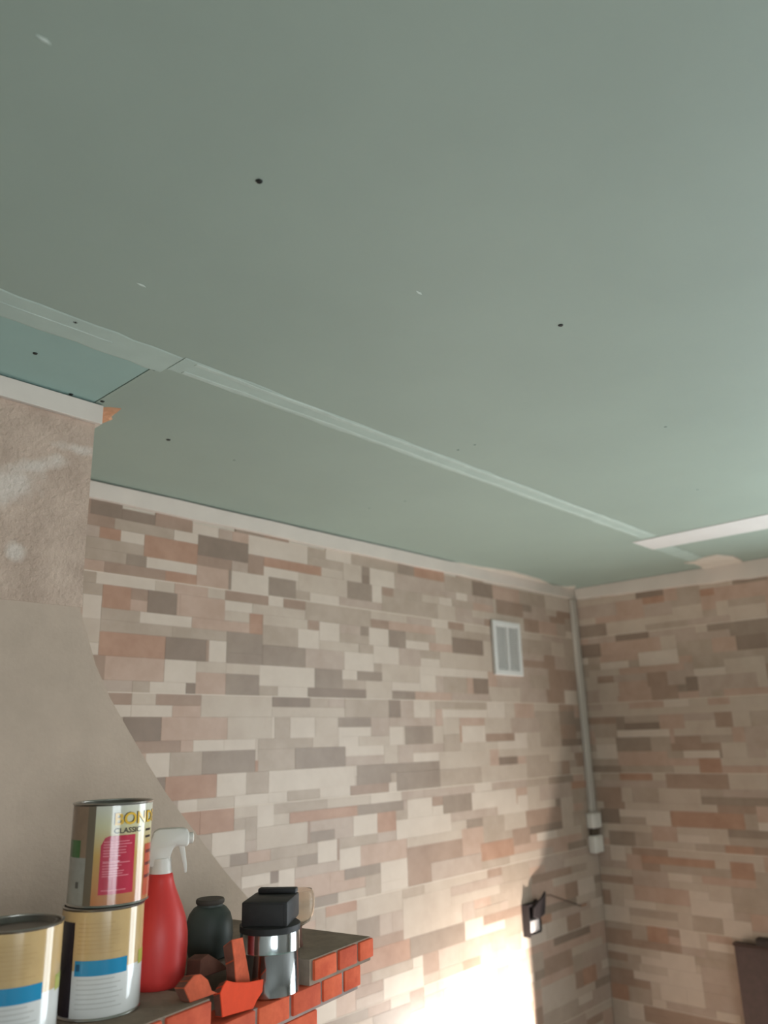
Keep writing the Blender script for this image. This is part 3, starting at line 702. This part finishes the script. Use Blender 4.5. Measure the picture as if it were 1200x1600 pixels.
# ---- cable trunking in the corner
M_trunk = mat('trunking_white', (190, 180, 168), .55)
M_conn = mat('connector_white', (224, 216, 206), .45)
zt2 = on_y(918, 1268, W1).z; zb2 = on_y(920, 1333, W1).z
tr = tag(empty('cable_trunking', (W2-.036, W1-.0045, zb2)), 'pale vertical cable trunking running down the wall corner', 'trunking')
bm = bmesh.new(); box(bm, -.022, .022, -.018, 0, zt2-zb2-.004, CEIL-.055-zb2); bevel(bm, .003, 2); link('channel', bm, M_trunk, tr, True)
Hh = zt2-zb2
def conn(z0, z1, label, nm):
    e = tag(empty('connector_block', (W2-.047, W1-.0047, zb2+z0)), label, 'connector', 'white blocks under the corner trunking')
    bm = bmesh.new(); box(bm, -.037, .037, -.036, 0, 0, z1-z0); bevel(bm, .006, 3); link('housing', bm, M_conn, e, True)
    bm = bmesh.new(); box(bm, -.026, .026, -.0385, -.0355, .008, z1-z0-.008); bevel(bm, .001, 1); link('cover', bm, M_conn, e, True)
conn(Hh*.60, Hh-.005, 'white connector block at the foot of the corner trunking', 'a')
conn(0, Hh*.42, 'white connector block hanging lowest under the corner trunking', 'b')
bm = bmesh.new(); box(bm, -.030, .018, -.024, -.004, Hh*.42-.002, Hh*.60+.002); bevel(bm, .003, 1); link('dark_neck', bm, mat('neck_dark', (92, 78, 64), .8), tr, True)

# ---- open socket box with loose wire
M_sock = mat('socket_dark', (40, 31, 31), .7)
M_sockw = mat('socket_white', (206, 196, 192), .5)
c = on_y(826, 1435, W1)
so = tag(empty('socket_box', (c.x, W1-.0045, c.z)), 'open dark socket box with a loose wire on the tiled wall', 'socket box')
bm = bmesh.new()
box(bm, -.050, -.043, -.030, 0, -.055, .055); box(bm, .040, .047, -.022, 0, -.045, .060); box(bm, -.043, .040, -.026, 0, .048, .055); box(bm, -.043, .040, -.024, 0, -.050, -.044); box(bm, -.043, .040, -.004, 0, -.044, .048)
link('box_shell', bm, M_sock, so)
bm = bmesh.new(); prism(bm, [(-.022, .046), (.004, .060), (.040, .072), (.066, .090), (.060, .050), (.048, .012), (.010, .002), (-.026, .012)], 1, -.040, -.030); bevel(bm, .002, 1); link('loose_cover', bm, M_sock, so)
bm = bmesh.new(); box(bm, -.034, .028, -.027, -.003, -.042, .000); bevel(bm, .005, 2); link('socket_insert', bm, M_sockw, so, True)
we = on_y(912, 1412, W1)
bm = bmesh.new(); tube(bm, [(.045, -.034, .072), (.09, -.024, .069), (.14, -.012, .064), (we.x-c.x-.05, -.010, we.z-c.z), (we.x-c.x-.045, -.010, we.z-c.z)], .0018); link('wire', bm, mat('wire_dark', (96, 74, 62), .5), so, True)
bm = bmesh.new(); tube(bm, [(we.x-c.x-.045, -.010, we.z-c.z), (we.x-c.x, -.009, we.z-c.z)], .0022); link('wire_tip', bm, mat('wire_bare_copper', (206, 150, 112), .3, metal=1), so, True)

# ---- dark brown panel leaning against the right wall
M_panel = mat('panel_brown', (84, 66, 64), .55, var=.2, scale=40, bump=.3, bscale=120, coord='World')
M_panele = mat('panel_edge', (66, 46, 40), .6)
M_bar = mat('bar_black', (50, 40, 37), .6)
XP = W2-.06
pa, pb = on_x(1146, 1473, XP), on_x(1181, 1473, XP)
ph = pa.z
pn = tag(empty('brown_panel', (XP, pa.y, 0)), 'dark brown panel with a black bar on top against the right wall', 'panel')
bm = bmesh.new(); box(bm, 0, .035, -.9, 0, .0, ph-.008); bevel(bm, .004, 2); link('board', bm, M_panel, pn, True)
bm = bmesh.new(); box(bm, -.003, .037, -.9, .004, ph-.010, ph); bevel(bm, .002, 2); link('top_edge', bm, M_panele, pn, True)
bm = bmesh.new(); box(bm, -.006, .036, -.9, pb.y-pa.y, ph, ph+.026); bevel(bm, .004, 2); link('top_bar', bm, M_bar, pn, True)

# ================================================================== WORK LAMP (below the picture, lights the tiled wall)
LP = Vector((2.60, W1-.25, .64))
wl = tag(empty('work_lamp', (LP.x, LP.y, 0)), 'black work lamp on a short stand facing the tiled wall', 'lamp')
M_lampb = mat('lamp_black', (30, 30, 30), .5)
zz = LP.z
bm = bmesh.new(); box(bm, -.07, .07, -.052, -.045, zz-.06, zz+.05); link('housing', bm, M_lampb, wl)
bm = bmesh.new(); prism(bm, [(.0400, -.045), (.0430, -.045), (.0430, .050), (.0400, .050)], 2, zz-.06, zz+.075); link('shade_side', bm, M_lampb, wl)
bm = bmesh.new(); box(bm, -.07, .07, -.045, .045, zz-.066, zz-.06); link('shade_floor', bm, M_lampb, wl)
bm = bmesh.new(); tube(bm, [(0, -.03, zz-.066), (0, -.03, .12)], .012, 12); link('pole', bm, M_lampb, wl)
for k in range(3):
    a = k*2.094+.5; bm = bmesh.new(); tube(bm, [(0, -.03, .14), (.2*math.cos(a), -.03+.2*math.sin(a), .008)], .009, 8); link('leg', bm, M_lampb, wl)
l = bpy.data.lights.new('work_lamp_offscreen', 'POINT'); l.energy = LAMP_POWER; l.color = (1.0, .93, .85); l.shadow_soft_size = .004
lo = bpy.data.objects.new('work_lamp_offscreen', l); COL.objects.link(lo); lo.parent = wl; lo.location = (0, 0, zz)
